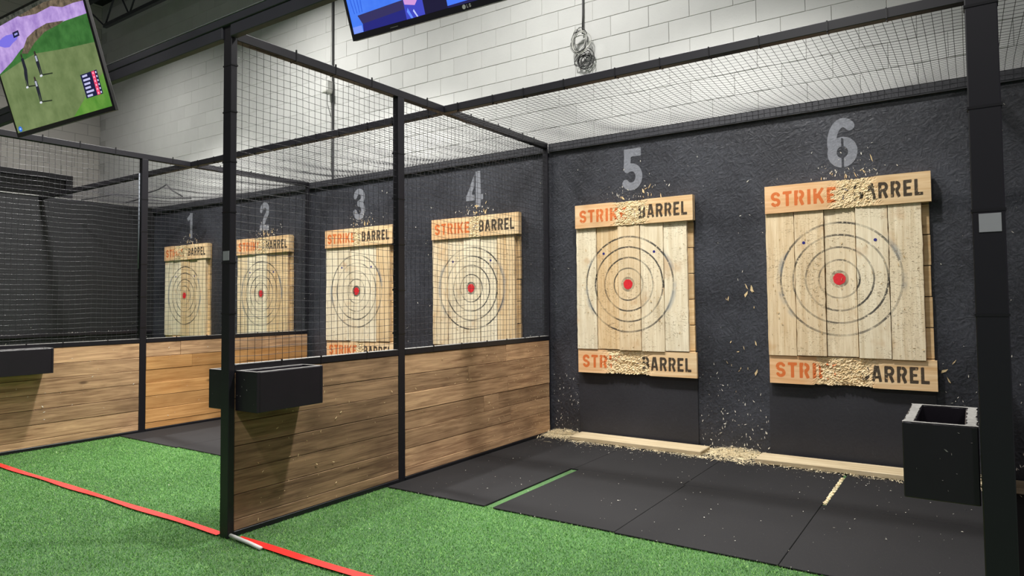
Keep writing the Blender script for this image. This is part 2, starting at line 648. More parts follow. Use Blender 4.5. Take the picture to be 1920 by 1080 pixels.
def make_strip():
    t = NT('printed_header_board')
    v = t.coords()
    g = t.noise(t.mapping(v, (0.9, 15, 15)), 2.0, 6, 0.6, 0.5)
    base = t.ramp(g, [(0.3, lin(208, 166, 116)), (0.65, lin(236, 206, 162))])
    sx = t.n('ShaderNodeSeparateXYZ')
    t.l(t.raw, sx.inputs[0])
    # orange overspray from the stencil on the left half
    ov = t.math('MULTIPLY', t.step(t.math('ADD', sx.outputs[0], t.math('MULTIPLY', t.noise(v, 3, 2), 0.3)), 0.22, -0.12), 0.26)
    base = t.mix(ov, base, lin(232, 150, 88))
    pale = t.step(t.noise(v, 2.0, 2), 0.5, 0.7)
    base = t.mix(t.math('MULTIPLY', pale, 0.5), base, lin(238, 218, 178))
    at = {}
    for nm in ('orange_ink', 'black_ink', 'grey_ink', 'chop'):
        a = t.n('ShaderNodeAttribute', attribute_name=nm)
        at[nm] = a.outputs['Fac']
    wn = t.noise(v, 38, 4, 0.7)
    wn2 = t.noise(v, 26, 4, 0.65)
    # paint is gone where the chopping is deep
    alive = t.step(t.math('ADD', at['chop'], t.math('MULTIPLY', t.math('SUBTRACT', wn2, 0.5), 2.2)), 0.80, 0.62)
    alive = t.math('MULTIPLY', alive, t.step(wn, 0.30, 0.40))
    c = base
    raw = t.ramp(t.noise(t.mapping(v, (22, 22, 48)), 1.0, 6, 0.7, 1.0), [(0.28, lin(184, 146, 98)), (0.45, lin(226, 198, 152)), (0.7, lin(242, 224, 188))])
    c = t.mix(t.step(t.math('ADD', at['chop'], t.math('MULTIPLY', t.math('SUBTRACT', wn2, 0.5), 0.9)), 0.25, 0.6), c, raw)
    for nm, col in (('orange_ink', lin(210, 104, 44)), ('black_ink', lin(30, 27, 27)), ('grey_ink', lin(112, 110, 116))):
        k = t.math('MULTIPLY', t.step(at[nm], 0.0015, -0.0015), alive)
        c = t.mix(t.math('MULTIPLY', k, 0.93), c, col)
    t.set(Base_Color=c, Roughness=0.72)
    t.p.inputs['Specular IOR Level'].default_value = 0.25
    t.bump(t.math('ADD', t.math('MULTIPLY', g, 0.3), t.math('MULTIPLY', t.math('MULTIPLY', at['chop'], wn), 1.5)), 0.6, 0.006)
    return t.m


M_strip = make_strip()

# ================================================================ THE SETTING
X_LEFT = -9.82          # far block wall
X_PLY = -7.83           # black side wall of the first bay
X_B, X_A, X_C = -3.82, 0.0, 3.745
X_END = 8.2
Z_DECK = 6.95

floor = struct(box('floor', X_LEFT, X_END, -13.0, 0.3, -0.06, 0.0, M_turf))
roof = plain('dark_roof_deck', lin(40, 41, 44), 0.8, 0, 0.2, 3)
ceiling = struct(box('ceiling', X_LEFT, X_END, -13.0, 0.3, Z_DECK, Z_DECK + 0.08, roof))

# turf pile: short blades where the picture shows the turf close enough to see them
nb = 560000
bx = RNG.uniform(-5.6, 3.9, nb)
by = RNG.uniform(-4.9, -2.3, nb)
dd = np.stack([bx - CAM.x, by - CAM.y, np.full(nb, -CAM.z)], 1)
dz_ = dd @ np.array(FWD)
sx_ = 1022.885 + F_PX * (dd @ np.array(RIGHT)) / dz_
sy_ = 514.496 - F_PX * (dd @ np.array(UP)) / dz_
keep = (dz_ > .3) & (sx_ > -700) & (sx_ < 2400) & (sy_ < 1400)
bx, by = bx[keep], by[keep]
nb = len(bx)
ang = RNG.uniform(0, 6.283, nb)
hgt = RNG.uniform(.006, .012, nb)
wid = RNG.uniform(.0009, .0020, nb)
ln = RNG.normal(0, .006, (nb, 2))
bv = np.zeros((nb, 3, 3), np.float32)
bv[:, 0] = np.stack([bx - np.cos(ang) * wid, by - np.sin(ang) * wid, np.zeros(nb)], 1)
bv[:, 1] = np.stack([bx + np.cos(ang) * wid, by + np.sin(ang) * wid, np.zeros(nb)], 1)
bv[:, 2] = np.stack([bx + ln[:, 0], by + ln[:, 1], hgt], 1)
me = bpy.data.meshes.new('turf_blades')
me.vertices.add(nb * 3)
me.vertices.foreach_set('co', bv.reshape(-1))
me.loops.add(nb * 3)
me.loops.foreach_set('vertex_index', np.arange(nb * 3, dtype=np.int32))
me.polygons.add(nb)
me.polygons.foreach_set('loop_start', np.arange(0, nb * 3, 3, dtype=np.int32))
me.polygons.foreach_set('loop_total', np.full(nb, 3, dtype=np.int32))
shade = me.attributes.new('shade', 'FLOAT', 'POINT')
shade.data.foreach_set('value', np.repeat(RNG.uniform(0, 1, nb), 3).astype(np.float32))
me.update(calc_edges=True)
tb = NT('turf_blade')
sa = tb.n('ShaderNodeAttribute', attribute_name='shade')
tb.set(Base_Color=tb.ramp(sa.outputs['Fac'], [(0.0, lin(54, 106, 40)), (0.55, lin(94, 150, 66)), (1.0, lin(154, 194, 116))]), Roughness=0.75)
tb.p.inputs['Specular IOR Level'].default_value = 0.2
stuff(link('turf_blades', me, tb.m, floor))

# back wall: mortar face with the blocks standing a little proud of it
wall_back = struct(box('wall_back', X_LEFT - 0.2, X_END, 0.004, 0.3, 0.0, Z_DECK, M_mortar))
BZ0, BX0, BH, BW = 3.7712, 0.551, 0.2032, 0.4064
bm = bmesh.new()
box_bm(bm, -BW / 2 + 0.0022, BW / 2 - 0.0022, -0.0005, 0.03, -BH / 2 + 0.0022, BH / 2 - 0.0022, 0.0028)
block_me = mesh_of(bm, 'concrete_block')
block_me.materials.append(M_block)


bm = bmesh.new()
box_bm(bm, -BW / 2 + 0.0007, BW / 2 - 0.0007, -0.0005, 0.03, -BH / 2 + 0.0009, BH / 2 - 0.0009, 0.0012)
block_me_l = mesh_of(bm, 'concrete_block_overpainted')
block_me_l.materials.append(M_block)


def project(p):
    d = Vector(p) - CAM
    z = d.dot(FWD)
    if z < 0.1:
        return None
    return (1022.885 + F_PX * d.dot(RIGHT) / z, 514.496 - F_PX * d.dot(UP) / z, z)


seen = []
for row in range(-5, 15):
    zc = BZ0 + (row + 0.5) * BH
    if zc < 2.88 or zc + BH / 2 > Z_DECK:
        continue
    for col in range(-27, 14):
        off = 0.0 if row % 2 == 0 else BW / 2
        xc = BX0 + off + (col + 0.5) * BW
        if xc - BW / 2 < X_LEFT or xc > X_END - .2:
            continue
        q = project((xc, 0, zc))
        inside = q is not None and -70 < q[0] < 1990 and -40 < q[1] < 420
        seen.append((0 if inside else 1, q[2] if q else 99, xc, zc))
seen.sort()
near, far = [s for s in seen if s[0] == 0][:300], None
far = [s for s in seen if s not in near]
for _, _, xc, zc in near:
    o = link('concrete_block', block_me if xc > -2.9 + random.uniform(-.6, .6) else block_me_l, None, wall_back)
    o.location = (xc + random.uniform(-.001, .001), random.uniform(-.0015, .0005), zc)
bm = bmesh.new()
for _, _, xc, zc in far:
    box_bm(bm, xc - BW / 2 + .0005, xc + BW / 2 - .0005, 0.0, 0.003, zc - BH / 2 + .0008, zc + BH / 2 - .0008)
stuff(link('concrete_blocks', mesh_of(bm, 'concrete_blocks'), M_block, wall_back))

# black sheets fixed to the lower part of the back wall
sheet_edges = [X_PLY, -3.82, 0.0, 3.745, 6.2, X_END]
for a, b in zip(sheet_edges[:-1], sheet_edges[1:]):
    box('strand_board_sheet', a + .0012, b - .0012, -0.012, 0.003, 0.0, 2.90, M_wall, wall_back, 0.0012)
box('ledger_board', X_PLY, X_A - 0.03, -0.045, -0.0125, 2.897, 2.984, M_ledger, wall_back, 0.003)
box('ledger_board', X_A + 0.03, X_C - 0.03, -0.045, -0.0125, 2.897, 2.984, M_ledger, wall_back, 0.003)
box('ledger_board', X_C + 0.03, X_END, -0.045, -0.0125, 2.897, 2.984, M_ledger, wall_back, 0.003)
TARGETS = [(-6.72, '1'), (-4.74, '2'), (-2.785, '3'), (-0.93, '4'), (0.985, '5'), (2.845, '6')]
for tx, _ in TARGETS:
    box('lower_sheet', tx - 0.63, tx + 0.60, -0.024, -0.0125, 0.0, 0.70, M_lower, wall_back, 0.0015)

# stencilled lane numbers
NUM_X = {'1': -6.745, '2': -4.81, '3': -2.85, '4': -0.975, '5': 0.965, '6': 2.84}
for ch, nx in NUM_X.items():
    h = 0.405
    k = h * 0.92
    w = GW[ch] * k
    st = 0.0075
    xs = np.arange(-0.03, w + 0.03, st)
    zs = np.arange(-0.03, h + 0.03, st)
    Xg, Zg = np.meshgrid(xs, zs, indexing='ij')

    def fld(X, Z):
        return glyph(ch, X / k, Z / h, .19) * k
    D = fld(Xg, Zg)
    e = 0.001
    for _ in range(2):
        gx = (fld(Xg + e, Zg) - fld(Xg - e, Zg)) / (2 * e)
        gz = (fld(Xg, Zg + e) - fld(Xg, Zg - e)) / (2 * e)
        gl = np.maximum(gx * gx + gz * gz, 0.2)
        D2 = fld(Xg, Zg)
        mv = np.where((D2 > 0) & (D2 < st * 1.3), D2, 0)
        Xg, Zg = Xg - mv * gx / gl, Zg - mv * gz / gl
    vid, verts, faces = {}, [], []
    for i in range(len(xs) - 1):
        for j in range(len(zs) - 1):
            cs = [(i, j), (i + 1, j), (i + 1, j + 1), (i, j + 1)]
            ins = [D[c] <= 0 for c in cs]
            if any(ins) and all(D[c] < st * 1.3 for c in cs):
                ids = []
                for c in cs:
                    if c not in vid:
                        vid[c] = len(verts)
                        verts.append((nx - w / 2 + Xg[c], -0.0138, 2.412 + Zg[c]))
                    ids.append(vid[c])
                faces.append(tuple(ids))
    o = raw_mesh('painted_number', verts, faces, M_number, wall_back)
    o['label'] = 'grey stencilled number ' + ch

# splinters and gouges on the black wall
SHEET_Y = -0.0128


def wall_sampler():
    r = random.random()
    if r < 0.30:                      # below the numbers, above the boards
        tx, ch = random.choice(TARGETS)
        return (NUM_X[ch] + random.gauss(0.03, 0.16), SHEET_Y, 2.33 + abs(random.gauss(0, 0.09)))
    if r < 0.80:                      # low between the boards
        x = random.choice((random.uniform(1.60, 2.20), random.uniform(0.05, 0.34), random.uniform(3.46, 3.70), random.uniform(3.8, 4.5),
                           random.uniform(-0.32, -.05), random.uniform(-2.15, -1.58), random.uniform(1.60, 2.20)))
        z = abs(random.gauss(0, 0.34)) + 0.03
        return (x, SHEET_Y, z) if z < 1.5 else None
    x = random.uniform(-5.4, 4.4)
    z = random.uniform(0.5, 2.75)
    for tx, _ in TARGETS:
        if abs(x - tx) < 0.62 and z < 2.3:
            return None
    return (x, SHEET_Y, z)


chips('wood_splinters', 1500, wall_sampler, M_chip_b, wall_back, 0.004, 0.030, 0.003)


def gouge_sampler():
    r = random.random()
    if r < 0.8:
        tx, ch = random.choice(TARGETS)
        return (NUM_X[ch] + random.gauss(0.05, 0.10), SHEET_Y, 2.33 + abs(random.gauss(0, 0.06)))
    return (random.choice((2.06, 2.13, 1.9, 2.1, 3.52)) + random.gauss(0, 0.05), SHEET_Y, random.choice((1.47, 1.33, 0.95, 0.45, .8)) + random.gauss(0, 0.05))


chips('wood_gouges', 96, gouge_sampler, M_chip, wall_back, 0.022, 0.075, 0.004, steep=0.15)

# far left block wall with the dark window
bw = NT('painted_block_far')
vv = bw.coords(False)
br = bw.n('ShaderNodeTexBrick')
bw.l(bw.mapping(vv, (1, 1, 1), (0, math.radians(90), math.radians(90))), br.inputs['Vector'])
for k_, v_ in (('Scale', 1.0), ('Brick Width', BW), ('Row Height', BH), ('Mortar Size', 0.005)):
    br.inputs[k_].default_value = v_
br.inputs['Color1'].default_value = lin(204, 200, 192)
br.inputs['Color2'].default_value = lin(196, 192, 186)
br.inputs['Mortar'].default_value = lin(160, 158, 152)
bw.set(Base_Color=br.outputs[0], Roughness=0.8)
wall_left = struct(box('wall_left', X_LEFT - 0.2, X_LEFT, -13.0, 0.0035, 0.0, Z_DECK, bw.m))
M_frame = plain('dark_window_frame', lin(48, 47, 50), 0.55)
M_dark = plain('dark_glass', lin(10, 10, 12), 0.12)
win = struct(box('window_1', X_LEFT + 0.004, X_LEFT + 0.02, -3.42, -0.55, 2.3, 3.58, M_dark))
for (y0, y1, z0, z1) in ((-3.52, -.45, 3.58, 3.68), (-3.52, -.45, 2.2, 2.3), (-3.52, -3.42, 2.3, 3.58), (-.55, -.45, 2.3, 3.58)):
    box('window_frame', X_LEFT + 0.004, X_LEFT + 0.06, y0, y1, z0, z1, M_frame, win, 0.004)
box('window_mullion', X_LEFT + 0.02, X_LEFT + 0.05, -3.42, -0.55, 3.36, 3.39, M_frame, win)

# black side wall of the first bay
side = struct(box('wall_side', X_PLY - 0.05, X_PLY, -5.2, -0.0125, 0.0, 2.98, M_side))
box('lit_wall_cap', X_PLY - 0.055, X_PLY + 0.012, -5.2, -0.047, 2.98, 2.996, M_scuff_lit, side, 0.002)  # bare cap, coloured pale for the light its top edge catches
box('chair_rail', X_PLY, X_PLY + 0.03, -5.2, -0.05, 0.905, 0.955, M_boxpaint, side, 0.003)
chips('wood_splinters', 160, lambda: (X_PLY, random.uniform(-2.6, -0.1), random.choice((0.957, random.uniform(.2, 1.1), random.uniform(.6, .95)))), M_chip_b, side, 0.008, 0.03, 0.004, 'X', 1, .9)
outlet = root('wall_outlet', (X_PLY, -0.17, 1.22), 'small white electrical outlet on the black side wall near the first lane', 'outlet')
box('cover_plate', 0.0, 0.008, -0.036, 0.036, -0.06, 0.06, M_white, outlet, 0.002)
for zz in (-0.022, 0.022):
    box('socket', 0.0078, 0.011, -0.016, 0.016, zz - .014, zz + .014, M_tie, outlet, 0.001)

# roof joist seen above the header
joist = root('roof_joist', (0, -0.35, 6.2), 'dark open-web steel roof joist high along the block wall', 'joist')
box('bottom_chord', -8.9, X_END, -.03, .03, 0.0, 0.06, M_header, joist)
box('top_chord', -9.75, X_END, -.03, .03, 0.58, 0.64, M_header, joist)
jx, up = -8.9, True
tube('web_rod', [(-9.7, 0, 0.6), (-8.9, 0, 0.03)], 0.014, M_header, joist, 6)
while jx < 2.0:
    tube('web_rod', [(jx, 0, .03 if up else .6), (jx + .42, 0, .6 if up else .03)], 0.014, M_header, joist, 6)
    jx += .42
    up = not up

# ================================================================ FLOOR: mats, tape, planks, shavings
MATS = [
    ('front row rubber mat against the brown plank divider beside lane five', 0.045, 0.940, -2.32, -1.19),
    ('front row rubber mat right of the green turf gap in lane five', 1.012, 1.900, -2.325, -1.19),
    ('front row rubber mat between lanes five and six', 1.903, 2.826, -2.335, -1.19),
    ('front row rubber mat under the black box by the near post', 2.829, 3.711, -2.34, -1.19),
    ('back row rubber mat in the corner under target five left side', 0.045, 0.965, -1.186, -0.035),
    ('back row rubber mat behind the plank under target five', 0.968, 1.884, -1.186, -0.035),
    ('back row rubber mat at the shavings between targets five and six', 1.887, 2.826, -1.186, -0.035),
    ('back row rubber mat right of the pale filled gap under target six', 2.852, 3.711, -1.186, -0.035),
    ('rubber mat along the pine side of the far divider', -3.77, -2.70, -2.38, -0.035),
    ('rubber mat second from the far divider in lanes three and four', -2.697, -0.05, -2.36, -0.035),
    ('rubber mat beyond the near black post at the right edge', 3.79, 4.9, -2.34, -0.035),
]
for lb, x0, x1, y0, y1 in MATS:
    o = box('rubber_mat', x0, x1, y0, y1, 0.0, 0.012, M_mat, None, 0.0025)
    tag(o, lb, 'mat', 'black rubber mats on the turf')

tape = raw_mesh('floor_tape', *(lambda pts: ([p for p in pts], [(i * 2, i * 2 + 1, i * 2 + 3, i * 2 + 2) for i in range(len(pts) // 2 - 1)]))(
    [q for i in range(70) for q in ((-7.7 + 7.64 * i / 69, -3.562 + .006 * math.sin(i * .7), .0125), (-7.7 + 7.64 * i / 69, -3.515 + .005 * math.sin(i * .5 + 1), .0125))]), M_red)
tag(tape, 'red tape line on the turf left of the front post', 'tape', 'red throwing lines')
tape2 = raw_mesh('floor_tape', *(lambda pts: ([p for p in pts], [(i * 2, i * 2 + 1, i * 2 + 3, i * 2 + 2) for i in range(len(pts) // 2 - 1)]))(
    [q for i in range(40) for q in ((0.09 + 3.6 * i / 39, -3.555 + .003 * math.sin(i * .7), .0125), (0.09 + 3.6 * i / 39, -3.50 + .004 * math.sin(i * .6), .0125))]), M_red)
tag(tape2, 'red tape line on the turf right of the front post', 'tape', 'red throwing lines')
stick = tube('white_strip', [(0.045, -3.545, .022), (0.12, -3.548, .020), (0.25, -3.555, .017), (0.36, -3.562, .012)], 0.011, M_white, None, 8)
tag(stick, 'thin white strip end lying on the red tape at the front post', 'strip')

for lb, x0, x1, y0, y1, rz in (('pale loose plank on the mats under target five', 0.385, 1.70, -0.285, -0.055, -1.0),
                               ('pale loose plank on the mats under target six', 2.16, 3.42, -0.305, -0.075, 0.3),
                               ('pale loose plank on the floor right of the near post', 3.86, 4.9, -0.29, -0.06, 0.0)):
    cx, cy = (x0 + x1) / 2, (y0 + y1) / 2
    bm = bmesh.new()
    box_bm(bm, x0 - cx, x1 - cx, y0 - cy, y1 - cy, 0.0, 0.042, 0.006)
    o = link('loose_plank', mesh_of(bm), M_floorplank)
    o.location = (cx, cy, 0.016)
    o.rotation_euler = (math.radians(0.5), 0, math.radians(rz))
    tag(o, lb, 'plank', 'loose planks along the wall')


def shavings(name, n, sampler, lmin=.02, lmax=.12):
    v, f = [], []
    for _ in range(n):
        x, y, z = sampler()
        L = random.uniform(lmin, lmax)
        w = random.uniform(.0012, .0042)
        a = random.uniform(0, math.pi * 2)
        el = random.gauss(0, .16)
        d = Vector((math.cos(a) * math.cos(el), math.sin(a) * math.cos(el), math.sin(el)))
        s = d.cross(Vector((random.uniform(-.4, .4), random.uniform(-.4, .4), 1))).normalized()
        c = Vector((x, y, max(z, .017 + abs(d.z) * L * .5)))
        b = len(v)
        mid = Vector((0, 0, random.uniform(0, .008)))
        v += [c - d * L / 2 - s * w / 2, c - d * L / 2 + s * w / 2, c + mid + s * w / 2, c + mid - s * w / 2, c + d * L / 2 + s * w / 3, c + d * L / 2 - s * w / 3]
        f += [(b, b + 1, b + 2, b + 3), (b + 3, b + 2, b + 4, b + 5)]
    return stuff(raw_mesh(name, v, f, M_shav))


def pile(cx, sx, ymax, hmax):
    def s():
        x = random.gauss(cx, sx)
        y = -0.03 - abs(random.gauss(0, ymax))
        hh = hmax * math.exp(-((x - cx) / sx) ** 2 * .5) * math.exp(-(y / (ymax * 1.3)) ** 2)
        return (x, y, 0.015 + random.random() * hh)
    return s


def left_pile():
    p = pile(0.20, .13, .11, .06)()
    return (max(p[0], .06), p[1], p[2])


o = shavings('wood_shavings', 1300, left_pile)
tag(o, 'heap of pale wood shavings in the corner left of the loose plank', 'shavings')
o = shavings('wood_shavings', 1900, lambda: (lambda p: (min(max(p[0], 1.66), 2.35), p[1], p[2]))(pile(1.95, .20, .12, .055)()))
tag(o, 'heap of pale wood shavings between the two loose planks', 'shavings')
o = shavings('wood_shavings', 900, lambda: (lambda p: (max(p[0], 3.44), p[1], p[2]))(pile(3.72, .22, .12, .055)()))
tag(o, 'heap of pale wood shavings behind the near post', 'shavings')
o = shavings('wood_shavings', 900, lambda: (random.uniform(0.35, 3.45), -0.29 - abs(random.gauss(0, .045)), .016), .006, .045)
tag(o, 'scattered pale shavings along the front of the loose planks', 'shavings')


def floor_sampler():
    r = random.random()
    if r < .45:
        return (random.uniform(.1, 3.65), -0.3 - abs(random.gauss(0, .16)), .0135)
    if r < .85:
        return (random.uniform(.1, 3.65), random.uniform(-2.3, -.3), .0135)
    if r < .90:
        return (random.uniform(.05, 3.6), -2.345 - abs(random.gauss(0, .008)), .013)
    return (random.uniform(-3.6, 3.6), random.uniform(-3.6, -2.42), .013)


o = chips('wood_crumbs', 620, floor_sampler, M_chip_b, None, .003, .016, .004, 'Z', 1, 1.0)
tag(o, 'tiny pale wood crumbs scattered over mats and turf', 'wood crumbs')

# pale shavings packed in the open gap between two mats under target six
o = chips('gap_filling', 420, lambda: (random.uniform(2.829, 2.850), random.uniform(-1.17, -.42), .006), M_shav, None, .012, .035, .006, 'Z', 1, 1.0)
tag(o, 'line of pale shavings packed in the gap between two mats', 'shavings')

# ================================================================ CAGE: dividers, rails, nets
MESH = 0.048


def net_mesh(name, fn, nu, nv, r):
    """square net of cords; fn(i,j) gives the knot position"""
    v, f = [], []
    P = [[Vector(fn(i, j)) for j in range(nv + 1)] for i in range(nu + 1)]

    def run(pts, side_a, side_b):
        b = len(v)
        for p in pts:
            v.append(p + side_a * r)
            v.append(p - side_a * r * .5 + side_b * r * .87)
            v.append(p - side_a * r * .5 - side_b * r * .87)
        for i in range(len(pts) - 1):
            for k in range(3):
                k2 = (k + 1) % 3
                f.append((b + i * 3 + k, b + i * 3 + k2, b + i * 3 + 3 + k2, b + i * 3 + 3 + k))
    du = (P[nu][0] - P[0][0]).normalized()
    dv = (P[0][nv] - P[0][0]).normalized()
    n = du.cross(dv).normalized()
    for i in range(nu + 1):
        run(P[i], n, du)
    for j in range(nv + 1):
        run([P[i][j] for i in range(nu + 1)], n, dv)
    me = bpy.data.meshes.new(name)
    me.from_pydata([tuple(p) for p in v], [], f)
    me.materials.append(M_net)
    for p in me.polygons:
        p.use_smooth = True
    return me


ny, nz = 72, 41


def side_net(i, j):
    y = -3.515 + 3.47 * i / ny
    z = 1.0 + 1.94 * j / nz
    e = math.sin(math.pi * i / ny) * math.sin(math.pi * j / nz)
    return (0.012 * e * math.sin(i * .31 + j * .17) + .004, y + .006 * e * math.sin(j * .55 + i * .1), z + .007 * e * math.sin(i * .42) - .006 * math.sin(math.pi * ((i % 9) / 9.0)))


side_net_me = net_mesh('partition_net', side_net, ny, nz, 0.00155)
ROWS = [.955, .801, .662, .522, .380, .240, .098, .034]


def tie(parent, x, y, z, sx, sy, sz, tail):
    bm = bmesh.new()
    box_bm(bm, x - sx, x + sx, y - sy, y + sy, z - sz, z + sz)
    box_bm(bm, x + tail[0] - .004, x + tail[0] + .004, y + tail[1] - .004, y + tail[1] + .004, z + tail[2] - .004, z + tail[2] + .012)
    return link('zip_tie', mesh_of(bm), M_tie, parent)


def divider(X, label, mid_mat, front_mat, joints):
    R = root('plank_divider', (X, 0, 0), label, 'divider', 'plank and net dividers between lanes')
    box('front_post', -.045, .035, -3.557, -3.518, 0.0, 3.02, M_steel, R, .003)
    box('middle_post', -.03, .0305, -2.188, -2.122, 0.0, 2.937, M_steel, R, .003)
    box('wall_post', -.03, .0305, -.062, -.0455, 0.0, 2.937, M_steel, R, .003)
    box('top_rail', -.029, .029, -3.517, -.046, 2.936, 2.994, M_steel, R, .003)
    for y0, y1 in ((-3.517, -2.189), (-2.121, -.063)):
        box('panel_rail', -.031, .031, y0, y1, .956, .999, M_steel, R, .003)
        box('bottom_rail', -.031, .033, y0, y1, 0.0, .033, M_steel, R, .003)
        box('rail_top_strip', -.026, .0315, y0 + .01, y1 - .01, .9985, 1.0008, M_scuff_lit, R)  # thin pale strip along the top of the panel rail
        box('back_sheet', -.026, -.002, y0 + .004, y1 - .004, .034, .955, M_boxpaint, R)
    for k in range(len(ROWS) - 1):
        z1, z0 = ROWS[k] - random.uniform(.001, .0026), ROWS[k + 1] + random.uniform(.001, .0022)
        o = box('plank', 0.0, .027 + random.uniform(-.002, .003), -3.513, -2.190, z0, z1, front_mat, R, .0018)
        cuts = [-2.120] + sorted(joints.get(k, [])) + [-.064]
        for a, b in zip(cuts[:-1], cuts[1:]):
            box('plank', 0.0, .027 + random.uniform(-.002, .003), a + .0008, b - .0008, z0, z1, mid_mat if k or mid_mat is not M_pw_pine else M_pw_mid, R, .0018)
    o = link('net', side_net_me, None, R)
    for y in (-3.1, -2.78, -2.45, -1.86, -1.55, -1.3, -1.12, -.9, -.72, -.5, -.3):
        tie(R, 0, y, 2.965, .0312, .004, .0312, (.026, 0, .034))
    for z in (1.3, 1.6, 1.9, 2.2, 2.5, 2.78):
        tie(R, -.005, -3.5375, z, .0425, .0215, .004, (.034, .016, 0))
    for z in (1.12, 1.45, 1.8, 2.15, 2.5):
        tie(R, 0, -2.155, z, .0325, .0352, .004, (-.03, -.032, 0))
    for y in (-3.2, -2.9, -2.5, -1.8, -1.45, -1.1, -.8, -.5, -.25):
        tie(R, 0, y, .978, .0322, .0035, .0225, (.03, 0, .02))
    return R


div_a = divider(X_A, 'brown plank and net divider with the box front post, left of lane five', M_pw_mid, M_pw_dark,
                {0: [-.807], 1: [-1.36], 2: [-.788], 3: [-1.147, -.928], 4: [-.745]})
div_b = divider(X_B, 'plank divider with orange pine boards between lanes two and three', M_pw_pine, M_pw_mid, {1: [-1.62], 0: [-1.75]})
div_c = divider(X_C, 'divider of the wide near black post at the right edge', M_pw_mid, M_pw_dark, {0: [-.9], 2: [-1.3]})
chips('wood_splinters', 620, lambda: (.0305, min(-.08, -.08 - abs(random.gauss(0, .75))) if random.random() < .85 else random.uniform(-3.4, -2.2), random.uniform(.05, .94)),
      M_chip, div_a, .005, .026, .003, 'X', 1, .9)
chips('wood_splinters', 60, lambda: (.0305, random.uniform(-3.4, -.2), random.uniform(.05, .94)), M_chip_b, div_b, .008, .025, .003, 'X', 1, .9)
# thin grey rod down the front of the far divider's middle post
tube('conduit', [(.0, -2.200, 1.75), (.0, -2.200, 2.78)], .006, plain('dull_grey_rod', lin(120, 126, 134), .4), div_b, 8)

# stickers on the two posts
s1 = box('post_sticker', -.030, .030, -3.5598, -3.5572, 1.614, 1.669, M_sticker)
tag(s1, 'small pale square sticker on the slim front post', 'sticker', 'pale stickers on posts')
s2 = box('post_sticker', 3.716, 3.770, -3.5598, -3.5572, 1.537, 1.590, M_sticker)
tag(s2, 'pale square sticker on the wide near post at right', 'sticker', 'pale stickers on posts')

# rails running across the lanes
hb = root('header_beam', (0, -3.545, 2.94), 'charcoal steel header beam crossing the front posts', 'beam')
for a, b in ((X_PLY, X_B - .047), (X_B + .037, X_A - .047), (X_A + .037, X_C - .047), (X_C + .037, X_END)):
    box('lower_tube', a, b, -.022, .022, 0.005, .078, M_header, hb, .003)
box('upper_channel', X_PLY, X_END, -.030, .035, .0785, .128, M_header, hb, .003)
box('lit_top_edge', X_PLY, X_END, -.034, .038, .128, .1325, plain('lit_edge_steel', lin(150, 152, 155), .5), hb)  # pale strip paints in the light falling on the beam's top edge

nr = root('net_rail', (0, -1.635, 2.93), 'black steel net rail crossing over all lanes', 'rail')
for a, b in ((X_PLY, X_B - .0295), (X_B + .0295, X_A - .0295), (X_A + .0295, X_C - .0295), (X_C + .0295, X_END)):
    box('rail_tube', a, b, -.029, .029, .004, .064, M_steel, nr, .003)
for k in range(46):
    x = X_PLY + .3 + k * .35 + random.uniform(-.05, .05)
    if min(abs(x - q) for q in (X_A, X_B, X_C)) > .06:
        tie(nr, x, 0, .034, .004, .0312, .0322, (0, -.02, -.040))

nx_, nyy = 328, 33


def roof_net(i, j):
    x = X_PLY + .02 + (X_END - X_PLY - .04) * i / nx_
    t = j / nyy
    y = -1.60 + 1.553 * t
    bay = (x - X_A) / 3.78
    ph = bay - math.floor(bay)
    sag = .060 * math.sin(math.pi * t) * (.55 + .45 * math.sin(math.pi * ph)) + .016 * math.sin(x * 5.1 + t * 3) * math.sin(math.pi * t) + .010 * math.sin(x * 11 + 2) * t * (1 - t) * 4
    z = 2.940 + .044 * t - sag
    return (x + .02 * math.sin(x * 2.3 + 1) * math.sin(math.pi * t), y, z)


roofnet = link('overhead_net', net_mesh('overhead_net', roof_net, nx_, nyy, 0.0016), None)
tag(roofnet, 'black square mesh net stretched overhead between rail and wall', 'net')
# strip of net pulled down over the ledger
v, f = [], []
hang = link('net_edge', net_mesh('net_edge', lambda i, j: (X_PLY + .02 + (X_END - X_PLY - .04) * i / nx_, -.0475 - .002 * math.sin(i * 1.3), 2.984 - j * .036), nx_, 2, 0.0014), None)
hang.parent = roofnet

